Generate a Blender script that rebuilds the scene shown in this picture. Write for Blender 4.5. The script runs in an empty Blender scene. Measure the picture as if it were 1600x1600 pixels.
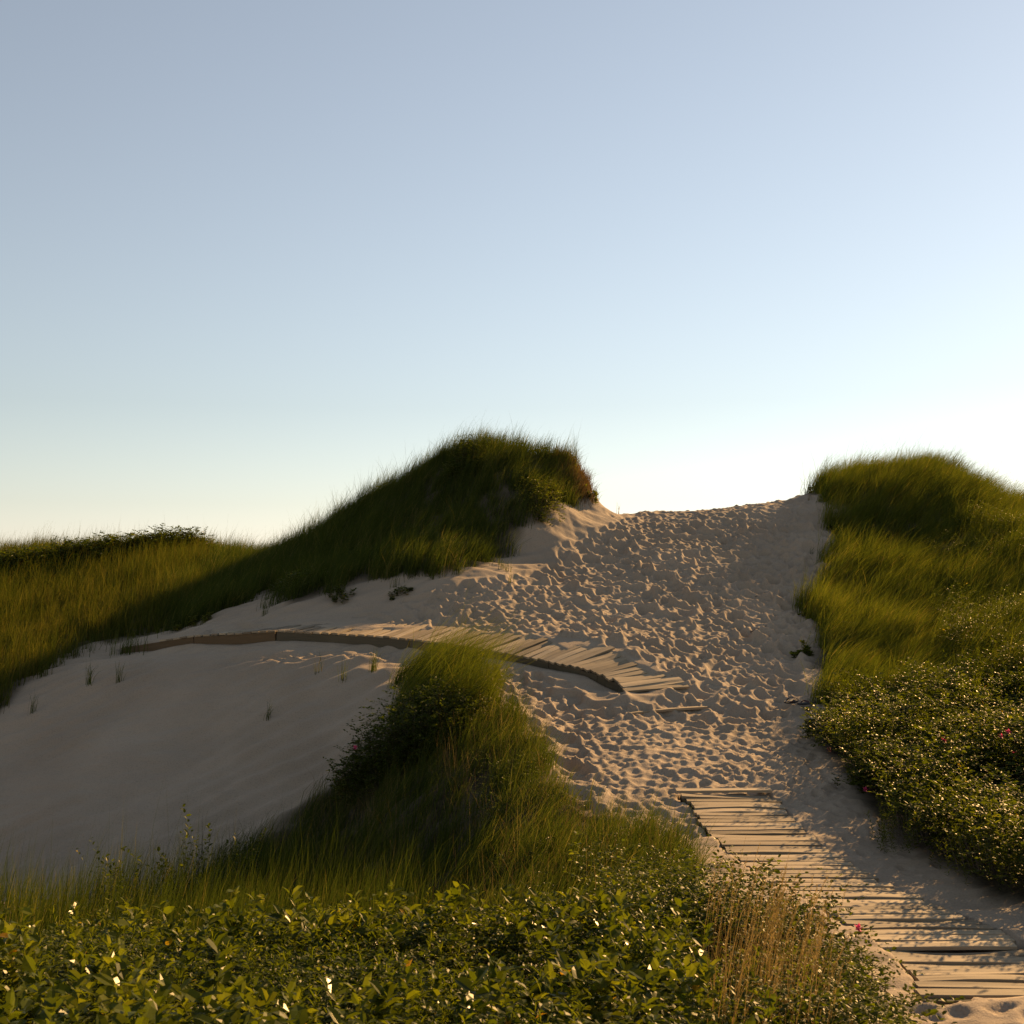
import bpy, math, numpy as np
from mathutils import Vector
rng = np.random.default_rng(7)
D = bpy.data
scene = bpy.context.scene
COL = scene.collection

# ------------------------------------------------------------------ camera model
F = 1824.0
HZ = 880.0
CZ = 4.0
PITCH = math.atan((HZ - 800) / F)
cp, sp = math.cos(PITCH), math.sin(PITCH)

def P(u, v, Y):
    a = (u - 800) / F; b = (800 - v) / F
    d = np.array([a, cp - b * sp, sp + b * cp])
    d = d * (Y / d[1])
    return np.array([d[0], d[1], d[2] + CZ])

# ------------------------------------------------------------------ noise
def _hash(ix, iy, seed):
    h = (ix * 374761393 + iy * 668265263 + seed * 1442695041) & 0xffffffff
    h = ((h ^ (h >> 13)) * 1274126177) & 0xffffffff
    return ((h ^ (h >> 16)) & 0xffff) / 65535.0

def vnoise(x, y, seed=0):
    ix = np.floor(x).astype(np.int64); iy = np.floor(y).astype(np.int64)
    fx = x - ix; fy = y - iy
    fx = fx * fx * (3 - 2 * fx); fy = fy * fy * (3 - 2 * fy)
    a = _hash(ix, iy, seed); b = _hash(ix + 1, iy, seed)
    c = _hash(ix, iy + 1, seed); d = _hash(ix + 1, iy + 1, seed)
    return (a * (1 - fx) + b * fx) * (1 - fy) + (c * (1 - fx) + d * fx) * fy - 0.5

def fbm(x, y, seed=0, n=3):
    s = 0; a = 1.0
    for i in range(n):
        s = s + a * vnoise(x, y, seed + i * 17); x = x * 2.03; y = y * 2.03; a *= 0.5
    return s

def in_poly(x, y, poly):
    poly = np.asarray(poly); n = len(poly)
    inside = np.zeros(np.shape(x), bool)
    j = n - 1
    for i in range(n):
        xi, yi = poly[i][0], poly[i][1]; xj, yj = poly[j][0], poly[j][1]
        c = ((yi > y) != (yj > y)) & (x < (xj - xi) * (y - yi) / (yj - yi + 1e-12) + xi)
        inside ^= c
        j = i
    return inside

# ------------------------------------------------------------------ terrain control points (u, v, distance)
CP = [
 # lower path
 (1545,1600,8.5),(1545,1560,9.0),(1480,1470,10.2),(1380,1420,11.2),(1270,1355,12.7),(1190,1305,13.9),(1130,1240,15.6),
 (1450,1600,8.5),(1650,1560,9.0),
 (1050,1170,17.6),(1200,1170,17.8),(1100,1100,20),(1230,1100,20),(1130,1030,22.3),(1240,1030,22.5),
 (1000,950,25.3),(1130,950,25.3),(1240,950,25.5),(950,900,27.3),(1100,870,28.5),(1230,870,28.8),(1000,850,29.3),
 (1100,810,31.5),(1000,797,33),(1100,795,33),(1180,785,33),(1260,778,33),(940,795,32.5),(1000,815,31.3),(1230,800,31.6),
 (880,1150,18.2),(870,1200,16.8),(960,1280,14.6),(1050,1330,13.2),(820,1060,20.9),(900,1100,20.0),(980,1130,19),(960,1200,16.8),
 # sand face + hummock
 (850,868,28.3),(900,840,29.4),(960,815,30.9),(800,868,28.2),(850,815,29.3),(880,790,30.2),(900,800,30.4),(915,784,31.3),(880,770,31.2),
 (865,716,31.9),(900,732,31.9),(830,709,32.1),(800,704,32.4),(760,702,32.5),(730,708,32.4),(700,720,32.2),(650,752,32),(600,782,31.6),(560,804,31.6),(500,847,31.5),(450,868,32),(400,885,32.4),
 (800,790,29.6),(700,800,30),(700,860,28),(600,850,29.4),(500,900,28.5),(400,920,29.3),(600,890,27.2),
 (760,890,26.4),(640,905,26.0),(540,930,25.8),(440,955,25.6),(350,960,26.4),(300,985,25.6),(700,950,24.6),(800,945,24.9),(880,960,24.6),(560,955,25.1),(460,972,25.0),
 # meadow
 (330,880,33),(300,930,29.5),(200,960,28.3),(200,900,34),(200,875,38),(100,875,38),(0,875,38),(0,930,33),(100,920,33.5),(0,1000,28),(100,990,27.5),(200,990,26.6),(-100,1050,25),(-100,900,36),
 (300,868,37),
 # bowl
 (110,1040,23.9),(0,1095,22.7),(100,1100,22.1),(200,1032,23.5),(200,1100,21.7),(320,1100,21.3),(100,1200,20.1),(100,1300,18.4),(100,1350,17.7),(0,1350,17.9),(300,1028,23.1),
 (430,1026,22.6),(550,1030,22.0),(600,1050,21.3),(430,1100,21),(430,1200,19.24),(430,1300,17.7),(430,1350,17),(560,1100,20.5),(560,1180,19.0),(540,1300,17.2),(-150,1250,19.9),(-150,1380,17),
 (250,1200,19.7),(250,1300,18.05),
 # tongue
 (700,1080,19.6),(760,1080,19.8),(640,1110,19.3),(650,1200,17.4),(720,1150,18.0),(800,1250,15.3),(820,1180,17),(700,1330,15.2),(900,1320,13.8),(560,1330,16.3),(450,1360,16.2),(620,1270,16.5),(1000,1335,13.2),
 # hollow and foreground
 (900,1390,12.3),(1000,1400,11.6),(820,1380,13),
 # right dune
 (1300,775,32.3),(1310,850,29.5),(1290,900,27.3),(1265,960,25),(1268,1060,21.3),(1280,1130,19),(1300,1190,16.9),(1340,1235,15.5),(1365,1280,14.4),(1400,1315,13.6),(1480,1365,12.5),(1600,1430,11),
 (1438,1000,23.4),(1600,925,25.8),(1420,885,29.6),(1600,850,29),(1380,748,34.2),(1469,736,35.3),(1590,800,33.5),(1335,758,33.3),(1480,1170,17.2),(1640,1080,18.6),(1642,1300,13.2),(1750,1350,11.4),(1360,1070,21.4),(1400,1180,17.4),
 (1340,975,25.2),(1350,885,29.8),(1520,766,34.8),(1420,738,35.2),(1700,870,30),(1520,1230,15.4),(1700,1210,14.2),(1350,1165,18.2),
]
ctrl = [P(*c) for c in CP]
def W(x, y, z): ctrl.append(np.array([x, y, z + CZ]))
# world-space points (z relative to the eye): the ground under and behind the viewer, behind the dunes
for x, y, z in [(-4,0,-1.75),(0,0,-1.7),(4,0,-2.3),(-4,4,-2.2),(0,4,-2.2),(3,4,-2.8),(-4.5,8,-3.05),(-2,8,-2.95),(0,8,-2.85),(1.6,8,-2.85),(2.4,7,-3.0),(-6,10.3,-3.6),(-1,12.3,-4.0),(-3.5,13,-4.35),(-7,14,-4.6),(-10,14,-4.5),(-3.5,15,-4.5),(0,10.6,-3.5),
                (-9,5,-2.6),(8,5,-3.0),(8,0,-2.5),(-9,0,-2),(3,-3,-2.4),(-3,-3,-1.8),(6,8,-3.3),(1.6,6,-2.6),(-2,6,-2.55),(-4,6,-2.65),(12,9,-2.8),
                (0,36,.6),(4,36,.4),(8,38,.8),(11,38.5,1.6),(-3,36,1.5),(0,41,-1.5),(6,41,-1.5),(12,42,-1.5),(-5,41,-1),(-12,44,-.6),(-20,44,-.8),(17,36,0),(17,30,.4),
                (15,22,-.9),(14,15,-2.1),(17,12,-2.3),(-20,36,-.3),(-20,26,-1.9),(-18,18,-3.4),(-14,14,-4.0),(-10,41,-.2),(-6,34.5,.4),(-3,33.7,1.9),(-8,36,-.2)]:
    W(x, y, z)
# the upper boardwalk: near rail (front edge) and far rail as world polylines
NEAR = np.array([P(190,1010,25.2),P(300,993.5,24.2),P(430,985.5,23.5),P(600,994,23.0),P(700,1005,22.4),P(760,1015,22.0),P(852,1032,21.5),P(915,1045,21.2),P(965,1064,20.8),P(980,1080,20.35)])
FAR = np.array([P(235,1000,26.2),P(345,984,25.3),P(475,976,24.6),P(649,976,24.1),P(753,985,23.4),P(820,992,22.95),P(925,1001,22.4),P(985,1024,21.85),P(1045,1052,21.3),P(1078,1074,20.6)])
def rail(t):
    t = np.asarray(t, float)
    s = np.arange(len(NEAR))
    n = np.stack([np.interp(t, s, NEAR[:, k]) for k in range(3)], -1)
    f = np.stack([np.interp(t, s, FAR[:, k]) for k in range(3)], -1)
    return n, f
for t in np.arange(0, 9.01, .5):
    n, f = rail(t)
    d = (f - n); d = d / np.linalg.norm(d[:2])
    fall = float(np.interp(t, [0,1,2,4,5.5,7,8,9],[.18,.26,.28,.27,.17,.13,.2,.0]))
    q = n - d * .22; q[2] = n[2] - fall; ctrl.append(q)
    q = n * .8 + f * .2 - np.array([0, 0, .05]); ctrl.append(q)
    q = f + d * .15 + np.array([0, 0, .05]); ctrl.append(q)
ctrl = np.array(ctrl)

def tps_fit(P3, lam=0.002):
    X = P3[:, :2]; n = len(X)
    r2 = ((X[:, None] - X[None]) ** 2).sum(-1)
    K = .5 * r2 * np.log(r2 + 1e-9)
    A = np.zeros((n + 3, n + 3)); A[:n, :n] = K + lam * np.eye(n)
    A[:n, n] = 1; A[:n, n+1:] = X; A[n, :n] = 1; A[n+1:, :n] = X.T
    b = np.zeros(n + 3); b[:n] = P3[:, 2]
    return np.linalg.solve(A, b)
TW = tps_fit(ctrl)
def tps(x, y):
    out = np.full(x.shape, TW[-3]) + TW[-2] * x + TW[-1] * y
    for i, (cx, cy, _) in enumerate(ctrl):
        r2 = (x - cx) ** 2 + (y - cy) ** 2
        out += TW[i] * .5 * r2 * np.log(r2 + 1e-9)
    return out

# coarse base grid, then upsampled onto the fine one
bx = np.arange(-20, 18.01, .12); by = np.arange(-3, 44.01, .12)
BX, BY = np.meshgrid(bx, by)
BZ = tps(BX, BY)
def bil(xs, ys, Z, x, y):
    x = np.clip(x, xs[0], xs[-1]); y = np.clip(y, ys[0], ys[-1])
    i = np.clip(np.searchsorted(xs, x) - 1, 0, len(xs) - 2); j = np.clip(np.searchsorted(ys, y) - 1, 0, len(ys) - 2)
    fx = (x - xs[i]) / (xs[i+1] - xs[i]); fy = (y - ys[j]) / (ys[j+1] - ys[j])
    return (Z[j, i] * (1-fx) + Z[j, i+1] * fx) * (1-fy) + (Z[j+1, i] * (1-fx) + Z[j+1, i+1] * fx) * fy
def base_z(x, y): return bil(bx, by, BZ, np.asarray(x, float), np.asarray(y, float))

def hit(u, v, y0=3.0):
    """where the sight line through (u,v) meets the base terrain"""
    Ys = np.arange(y0, 43, .05)
    a = (u - 800) / F; b = (800 - v) / F
    d = np.array([a, cp - b * sp, sp + b * cp]); d /= d[1]
    z = CZ + d[2] * Ys
    g = base_z(d[0] * Ys, Ys)
    k = np.nonzero(z < g)[0]
    Y = Ys[k[0]] if len(k) else 33.
    return np.array([d[0] * Y, Y])
def hp(pts, y0=3.0): return [tuple(hit(u, v, y0)) for u, v in pts]

# ------------------------------------------------------------------ fine terrain grid
def axis(segs, ext):
    a = [segs[0][0]]
    for lo, hi, st in segs:
        n = max(1, int(round((hi - lo) / st))); a += list(np.linspace(lo, hi, n + 1)[1:])
    st = .3; hi = a[-1]; out = []
    while hi < ext: hi += st; out.append(hi); st *= 1.35
    st = .3; lo = a[0]; pre = []
    while lo > -ext: lo -= st; pre.append(lo); st *= 1.35
    return np.array(pre[::-1] + a + out)
gx = axis([(-18, -13, .12), (-13, -2.5, .06), (-2.5, 9, .032), (9, 16, .15)], 3000)
gy = axis([(-1, 6.8, .12), (6.8, 19, .032), (19, 33.6, .036), (33.6, 42, .15)], 3000)
GX, GY = np.meshgrid(gx, gy)
cx_ = np.clip(GX, -20, 18); cy_ = np.clip(GY, -3, 44)
GZ = bil(bx, by, BZ, cx_, cy_)
dist = np.hypot(GX - cx_, GY - cy_)
w = np.clip(dist / 60, 0, 1); w = w * w * (3 - 2 * w)
GZ = GZ * (1 - w) + (CZ - 4.2) * w

# masks
def blur(m, n):
    for _ in range(n):
        m = .25 * np.roll(m, 1, 0) + .5 * m + .25 * np.roll(m, -1, 0)
        m = .25 * np.roll(m, 1, 1) + .5 * m + .25 * np.roll(m, -1, 1)
    return m
PATH = hp([(830,905),(862,884),(910,858),(955,828),(990,800)]) + [(2.2,33.4),(2.6,36),(9,36)] + hp([(1300,790),(1290,850),(1280,900),(1255,960),(1240,1060),(1262,1130),(1285,1190),(1320,1235)]) + \
       hp([(1270,1250),(1215,1236),(1060,1240),(1095,1300),(1000,1330),(930,1260),(860,1180),(840,1120),(760,1052),(830,1060),(900,1090),(985,1105),(1080,1085),(1075,1060),(1000,1015),(930,990),(860,990),(700,985),(640,945),(700,925),(770,905)])
mask_b = blur(in_poly(BX, BY, PATH).astype(float), 3)
STRIP = hp([(1215,1236),(1320,1235),(1600,1430),(1600,1480),(1380,1365)]) 
mask_s = blur(in_poly(BX, BY, STRIP).astype(float), 3)
def mask(M, x, y): return bil(bx, by, M, x, y)

# broad undulation
m_fine = mask(mask_b, GX, GY) * (dist == 0)
near_zone = (dist == 0)
GZ += near_zone * (.10 * fbm(GX * .55, GY * .55, 3, 2) * np.clip((GY - 2) / 4, 0, 1) * (1 - m_fine * .5) * np.clip((GY - 16.) / 3, .35, 1))
# wind ripples in the bowl and on smooth sand
rip = fbm(GX * .8 + GY * .9, GY * 2.6 - GX * .6, 11, 3)
GZ += near_zone * (1 - m_fine) * (.07 * rip + .034 * np.sin((GY * 1.0 - GX * .55) * 14 + 5 * fbm(GX * .7, GY * .7, 66, 2)) * np.clip(.5 + 1.6 * fbm(GX * .5, GY * .5, 67, 2), 0, 1) * (GX < 1) + .03 * fbm(GX * 3, GY * 5, 5, 2))

# footprints: each presses a hollow with a raised rim into what was there before
fine0 = GZ.copy()
disp = np.zeros_like(GZ)
disp += m_fine * (.05 * fbm(GX * 1.6, GY * 1.6, 21, 2))
NF = 8000
fx = rng.uniform(-5.5, 9, NF * 3); fy = rng.uniform(12.5, 35.5, NF * 3)
pm = mask(mask_b, fx, fy) + .35 * mask(mask_s, fx, fy)
keep = rng.random(len(fx)) < pm
fx, fy, pm = fx[keep][:NF], fy[keep][:NF], pm[keep][:NF]
def stamp(x, y, L, Wd, ang, dep, rim):
    R = 1.9 * L
    i0, i1 = np.searchsorted(gx, [x - R, x + R]); j0, j1 = np.searchsorted(gy, [y - R, y + R])
    if i1 - i0 < 2 or j1 - j0 < 2: return
    X = GX[j0:j1, i0:i1] - x; Y = GY[j0:j1, i0:i1] - y
    c, s = math.cos(ang), math.sin(ang)
    a = (X * c + Y * s) / L; b = (-X * s + Y * c) / Wd
    wob = .16 * vnoise(X * 9 + x * 7, Y * 9 + y * 7, 31)
    r = np.sqrt(a * a + b * b) + wob
    d = disp[j0:j1, i0:i1]
    k = np.clip((1.15 - r) / .35, 0, 1)
    lvl = d.mean() * .6
    prof = -dep * (1 - np.clip(r, 0, 1) ** 2.2)
    nd = d * (1 - k) + (lvl + prof) * k
    nd += rim * np.exp(-((r - 1.12) / .2) ** 2) * (.7 + .3 * np.cos(np.arctan2(b, a) + 2.5 * x))
    disp[j0:j1, i0:i1] = nd
order = rng.permutation(len(fx))
for i in order:
    x, y = fx[i], fy[i]
    lowz = y < 19.3 and x > 1.0          # smaller, fresher prints on the flat part
    if lowz:
        L = rng.uniform(.10, .17); Wd = L * rng.uniform(.5, .8); dep = rng.uniform(.035, .07)
    else:
        L = .09 + .23 * rng.random() ** 1.9; Wd = L * rng.uniform(.5, .95); dep = L * rng.uniform(.42, .76)
    soft = .75 if (x > 5.0 and y < 19) else 1.
    ang = math.pi/2 + rng.normal(0, .8) + (.5 if x < 2 else 0)
    stamp(x, y, L, Wd, ang, dep * soft * min(1, pm[i] + .2), dep * .22 * soft)
# a trail of single steps along the sand below the left dune
TR = [(640,946),(660,941),(683,938),(705,934),(725,930),(745,928),(768,925),(790,920),(812,917),(570,966),(590,969),(615,972),
      (425,1030),(440,1033),(480,1028),(500,1027),(540,1027),(560,1028),(575,1028),(600,1030),(700,925),(740,938),(780,936),(820,935),(800,950),(760,945)]
for u, v in TR:
    q = hit(u, v)
    for k in range(3):
        stamp(q[0] + rng.normal(0, .14), q[1] + rng.normal(0, .14), rng.uniform(.13, .2), rng.uniform(.08, .13), rng.uniform(-.6, .6), .07, .035)
for _ in range(130):
    q = (rng.uniform(2.2, 5.6), rng.uniform(7.0, 9.0))
    stamp(q[0], q[1], rng.uniform(.08, .18), rng.uniform(.05, .11), rng.uniform(0, 3.1), rng.uniform(.03, .07), .012)
disp = .5 * disp + .5 * blur(disp, 1)
crest = np.clip((GY - 30.6) / 1.6, 0, 1) * near_zone
disp *= 1 - .55 * crest
# slide marks on the steep sand face
FACE = hp([(800,868),(850,868),(905,842),(960,800),(925,787),(880,785),(850,812)])
mf = bil(bx, by, blur(in_poly(BX, BY, FACE).astype(float), 2), GX, GY) * near_zone
disp += mf * (.028 * fbm((GX * .80 + GY * .25) * 5.5 , (GY - GX * .4) * .9, 44, 3))
disp += near_zone * (.006 * fbm(GX * 9, GY * 9, 55, 2)) * (.3 + m_fine)
GZ = GZ + disp * near_zone

# deck of the lower boardwalk
LB = [ # (left edge u, right edge u, v, distance, lift)
 (1058,1202,1241,15.6),(1085,1226,1262,15.0),(1094,1242,1284,14.4),(1109,1262,1303,13.9),(1131,1285,1326,13.35),(1165,1335,1355,12.7),(1212,1385,1385,12.0),
 (1272,1468,1420,11.2),(1308,1512,1436,10.85),(1345,1562,1455,10.5),(1368,1590,1472,10.2),(1400,1622,1500,9.85),(1428,1652,1528,9.45),(1436,1668,1562,9.0)]
LL = np.array([P(a, v, d) for a, b, v, d in LB]); LR = np.array([P(b, v, d) for a, b, v, d in LB])
LL[:, 2] += .02; LR[:, 2] += .02
def press(A, B, drop, far_sand=0):
    """keep the sand below the boards"""
    global GZ
    for i in range(len(A) - 1):
        quad = [A[i][:2], B[i][:2], B[i+1][:2], A[i+1][:2]]
        q = np.array(quad)
        i0, i1 = np.searchsorted(gx, [q[:,0].min() - .1, q[:,0].max() + .1]); j0, j1 = np.searchsorted(gy, [q[:,1].min() - .1, q[:,1].max() + .1])
        X = GX[j0:j1, i0:i1]; Y = GY[j0:j1, i0:i1]
        ins = in_poly(X, Y, quad)
        P3 = np.array([A[i], B[i], B[i+1], A[i+1]])
        M = np.c_[P3[:, :2], np.ones(4)]
        co = np.linalg.lstsq(M, P3[:, 2], rcond=None)[0]
        pl = co[0] * X + co[1] * Y + co[2] - drop
        Z = GZ[j0:j1, i0:i1]
        # signed share across the boards, so sand may lap over the far end
        d = (B[i] - A[i])[:2]; d = d / (d @ d)
        s = (X - A[i][0]) * d[0] + (Y - A[i][1]) * d[1]
        lap = far_sand * np.clip((s - .66 - .5 * vnoise(X * 1.6, Y * 1.6, 9)) * 5, 0, 1)
        Z[ins] = np.minimum(Z, pl + lap)[ins]
        GZ[j0:j1, i0:i1] = Z
press(LL, LR, .13)
press(NEAR[2:], FAR[2:], .06, .10)
press(NEAR[1:3], FAR[1:3], .02, .12)
# a step down in front of the fascia of the upper boardwalk
tt = np.linspace(0, 8.6, 400)
nn, ff = rail(tt)
i0, i1 = np.searchsorted(gx, [-9.5, 3]); j0, j1 = np.searchsorted(gy, [19.5, 26.5])
X = GX[j0:j1, i0:i1]; Y = GY[j0:j1, i0:i1]
yr = np.interp(X, nn[:, 0], nn[:, 1]); zr = np.interp(X, nn[:, 0], nn[:, 2])
ds = yr - Y
tl = np.interp(X, nn[:, 0], tt)
fall = np.interp(tl, [0,1,2,4,5.5,7,8,9],[.16,.20,.22,.21,.14,.11,.18,.0]) * (1 + .55 * fbm(X * .9, X * 0 + 3.3, 88, 3))
front = (ds > -.10) & (ds < .9) & (X > nn[0, 0]) & (X < nn[-1, 0])
lim = zr - fall - ds * .05 + np.clip(ds - .5, 0, 1) * 1.2
Z = GZ[j0:j1, i0:i1]; Z[front] = np.minimum(Z, lim)[front]; GZ[j0:j1, i0:i1] = Z

def gz(x, y): return bil(gx, gy, GZ, np.asarray(x, float), np.asarray(y, float))

# ------------------------------------------------------------------ mesh + tagging helpers
def tag(o, label=None, cat=None, group=None, kind=None):
    if label: o['label'] = label
    if cat: o['category'] = cat
    if group: o['group'] = group
    if kind: o['kind'] = kind
    return o
def link(o, parent=None):
    COL.objects.link(o)
    if parent is not None: o.parent = parent
    return o
def np_mesh(name, V, faces_list, mats, rnd=None, smooth=False, matidx=None):
    """faces_list: list of int arrays (n,3) or (n,4)"""
    me = D.meshes.new(name)
    V = np.asarray(V, np.float32)
    me.vertices.add(len(V)); me.vertices.foreach_set('co', V.ravel())
    fl = [np.asarray(f, np.int32) for f in faces_list if len(f)]
    nl = sum(f.size for f in fl); nf = sum(len(f) for f in fl)
    me.loops.add(nl); me.loops.foreach_set('vertex_index', np.concatenate([f.ravel() for f in fl]))
    tot = np.concatenate([np.full(len(f), f.shape[1], np.int32) for f in fl])
    st = np.concatenate([[0], np.cumsum(tot)[:-1]]).astype(np.int32)
    me.polygons.add(nf); me.polygons.foreach_set('loop_start', st)
    me.polygons.foreach_set('use_smooth', np.full(nf, smooth))
    for m in mats: me.materials.append(m)
    if matidx is not None: me.polygons.foreach_set('material_index', matidx.astype(np.int32))
    me.update(calc_edges=True)
    if rnd is not None:
        at = me.attributes.new('rnd', 'FLOAT', 'POINT'); at.data.foreach_set('value', np.asarray(rnd, np.float32))
    me.validate()
    return me
def empty(name, loc, label, cat, group=None):
    o = D.objects.new(name, None); o.location = loc; o.empty_display_size = .2
    link(o); return tag(o, label, cat, group)

# ------------------------------------------------------------------ materials
def new_mat(name):
    m = D.materials.new(name); m.use_nodes = True
    nt = m.node_tree; nt.nodes.clear()
    return m, nt, nt.nodes.new('ShaderNodeOutputMaterial')
def N(nt, t, **kw):
    n = nt.nodes.new(t)
    for k, v in kw.items():
        if hasattr(n, k): setattr(n, k, v)
        else: n.inputs[k].default_value = v
    return n
def ramp(nt, stops):
    r = nt.nodes.new('ShaderNodeValToRGB')
    e = r.color_ramp.elements
    while len(e) < len(stops): e.new(.5)
    for el, (p, c) in zip(e, stops): el.position = p; el.color = (*c, 1)
    return r
def leaf_mat(name, stops, trans=.4, gloss=.05, rough=.4, transcol=(1.3, 1.25, .45), spec_tint=(1,.93,.78)):
    m, nt, out = new_mat(name); L = nt.links
    at = N(nt, 'ShaderNodeAttribute', attribute_name='rnd')
    geo = N(nt, 'ShaderNodeNewGeometry')
    no = N(nt, 'ShaderNodeTexNoise', Scale=1.1, Detail=2.0)
    L.new(geo.outputs['Position'], no.inputs['Vector'])
    mx = N(nt, 'ShaderNodeMath', operation='MULTIPLY_ADD'); mx.inputs[1].default_value = .55
    L.new(no.outputs['Fac'], mx.inputs[0])
    sc = N(nt, 'ShaderNodeMath', operation='MULTIPLY'); sc.inputs[1].default_value = .72
    L.new(at.outputs['Fac'], sc.inputs[0]); 
    ad = N(nt, 'ShaderNodeMath', operation='SUBTRACT'); ad.inputs[1].default_value = .13
    L.new(sc.outputs[0], ad.inputs[0]); L.new(ad.outputs[0], mx.inputs[2])
    r = ramp(nt, stops); L.new(mx.outputs[0], r.inputs['Fac'])
    df = N(nt, 'ShaderNodeBsdfDiffuse'); L.new(r.outputs[0], df.inputs['Color'])
    tr = N(nt, 'ShaderNodeBsdfTranslucent')
    mc = N(nt, 'ShaderNodeMix', data_type='RGBA', blend_type='MULTIPLY'); mc.inputs[0].default_value = 1
    L.new(r.outputs[0], mc.inputs[6]); mc.inputs[7].default_value = (*transcol, 1); mc.clamp_result = False
    L.new(mc.outputs[2], tr.inputs['Color'])
    ms = N(nt, 'ShaderNodeMixShader'); ms.inputs[0].default_value = trans
    L.new(df.outputs[0], ms.inputs[1]); L.new(tr.outputs[0], ms.inputs[2])
    gl = N(nt, 'ShaderNodeBsdfGlossy', Roughness=rough); gl.inputs['Color'].default_value = (*spec_tint, 1)
    m2 = N(nt, 'ShaderNodeMixShader')
    fr = N(nt, 'ShaderNodeFresnel', IOR=1.38)
    f2 = N(nt, 'ShaderNodeMath', operation='MULTIPLY'); f2.inputs[1].default_value = gloss * 2.6
    L.new(fr.outputs[0], f2.inputs[0]); L.new(f2.outputs[0], m2.inputs[0])
    L.new(ms.outputs[0], m2.inputs[1]); L.new(gl.outputs[0], m2.inputs[2])
    L.new(m2.outputs[0], out.inputs['Surface'])
    return m
M = {}
M['grass'] = leaf_mat('beach_grass_green', [(0, (.018,.030,.008)), (.45, (.040,.056,.010)), (.8, (.075,.088,.016)), (1, (.17,.14,.06))], .42, .05, .42, (1.5,1.4,.5))
M['rust'] = leaf_mat('rusty_dead_stalks', [(0, (.045,.030,.012)), (.5, (.11,.075,.030)), (1, (.22,.16,.065))], .3, .03, .5, (1.2,1,.6))
M['lush'] = leaf_mat('lush_beach_grass', [(0, (.026,.040,.009)), (.45, (.062,.080,.012)), (.8, (.11,.12,.018)), (1, (.19,.15,.05))], .46, .05, .42, (1.5,1.4,.45))
M['grass_dry'] = leaf_mat('dry_grass', [(0, (.08,.06,.025)), (.5, (.16,.12,.055)), (1, (.28,.21,.10))], .4, .04, .5, (1.2,1.05,.6))
M['meadow'] = leaf_mat('meadow_grass_yellow', [(0, (.018,.026,.006)), (.5, (.048,.062,.009)), (1, (.11,.095,.025))], .45, .04, .45, (1.5,1.3,.45))
M['rose'] = leaf_mat('rose_leaf', [(0, (.010,.020,.004)), (.5, (.044,.062,.006)), (.85, (.105,.12,.014)), (1, (.20,.15,.02))], .60, .07, .42, (1.75,1.55,.35))
M['bay'] = leaf_mat('glossy_leaf', [(0, (.014,.026,.004)), (.5, (.066,.085,.007)), (.88, (.15,.16,.018)), (1, (.30,.17,.02))], .60, .11, .27, (1.6,1.45,.35))
M['petal'] = leaf_mat('pink_petal', [(0, (.5,.06,.16)), (1, (.75,.12,.26))], .4, .03, .4, (1,.8,.8))
m, nt, out = new_mat('twig_bark'); b = N(nt, 'ShaderNodeBsdfPrincipled', Roughness=.85)
no = N(nt, 'ShaderNodeTexNoise', Scale=30.); r = ramp(nt, [(.3, (.07,.05,.035)), (.7, (.17,.13,.10))]); nt.links.new(no.outputs['Fac'], r.inputs['Fac'])
nt.links.new(r.outputs[0], b.inputs['Base Color']); nt.links.new(b.outputs[0], out.inputs['Surface']); M['twig'] = m

# sand, with dark leaf litter and humus under dense plants
m, nt, out = new_mat('dune_sand'); L = nt.links
b = N(nt, 'ShaderNodeBsdfPrincipled', Roughness=.95); b.inputs['Specular IOR Level'].default_value = .15
geo = N(nt, 'ShaderNodeNewGeometry')
n1 = N(nt, 'ShaderNodeTexNoise', Scale=.6, Detail=4.); n2 = N(nt, 'ShaderNodeTexNoise', Scale=45., Detail=4.); n3 = N(nt, 'ShaderNodeTexNoise', Scale=320., Detail=2.)
for n in (n1, n2, n3): L.new(geo.outputs['Position'], n.inputs['Vector'])
r = ramp(nt, [(.3, (.27,.213,.153)), (.7, (.33,.262,.19))]); L.new(n1.outputs['Fac'], r.inputs['Fac'])
r2 = ramp(nt, [(.32, (.72,.70,.68)), (.5, (1,1,1)), (.75, (1.06,1.04,1.0))]); L.new(n2.outputs['Fac'], r2.inputs['Fac'])
mx = N(nt, 'ShaderNodeMix', data_type='RGBA', blend_type='MULTIPLY'); mx.inputs[0].default_value = .6
L.new(r.outputs[0], mx.inputs[6]); L.new(r2.outputs[0], mx.inputs[7]); 
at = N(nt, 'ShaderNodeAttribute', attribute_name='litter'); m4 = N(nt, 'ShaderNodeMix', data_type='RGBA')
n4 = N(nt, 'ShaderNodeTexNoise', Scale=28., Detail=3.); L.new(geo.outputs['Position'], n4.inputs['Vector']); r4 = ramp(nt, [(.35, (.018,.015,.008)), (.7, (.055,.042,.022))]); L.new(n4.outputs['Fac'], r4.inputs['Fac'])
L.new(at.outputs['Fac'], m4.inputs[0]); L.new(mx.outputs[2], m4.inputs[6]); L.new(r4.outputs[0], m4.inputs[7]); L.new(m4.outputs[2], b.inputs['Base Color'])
bp = N(nt, 'ShaderNodeBump', Strength=.5, Distance=.012); L.new(n2.outputs['Fac'], bp.inputs['Height'])
bp2 = N(nt, 'ShaderNodeBump', Strength=.5, Distance=.003); L.new(n3.outputs['Fac'], bp2.inputs['Height']); L.new(bp.outputs[0], bp2.inputs['Normal'])
L.new(bp2.outputs[0], b.inputs['Normal']); L.new(b.outputs[0], out.inputs['Surface']); M['sand'] = m

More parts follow.
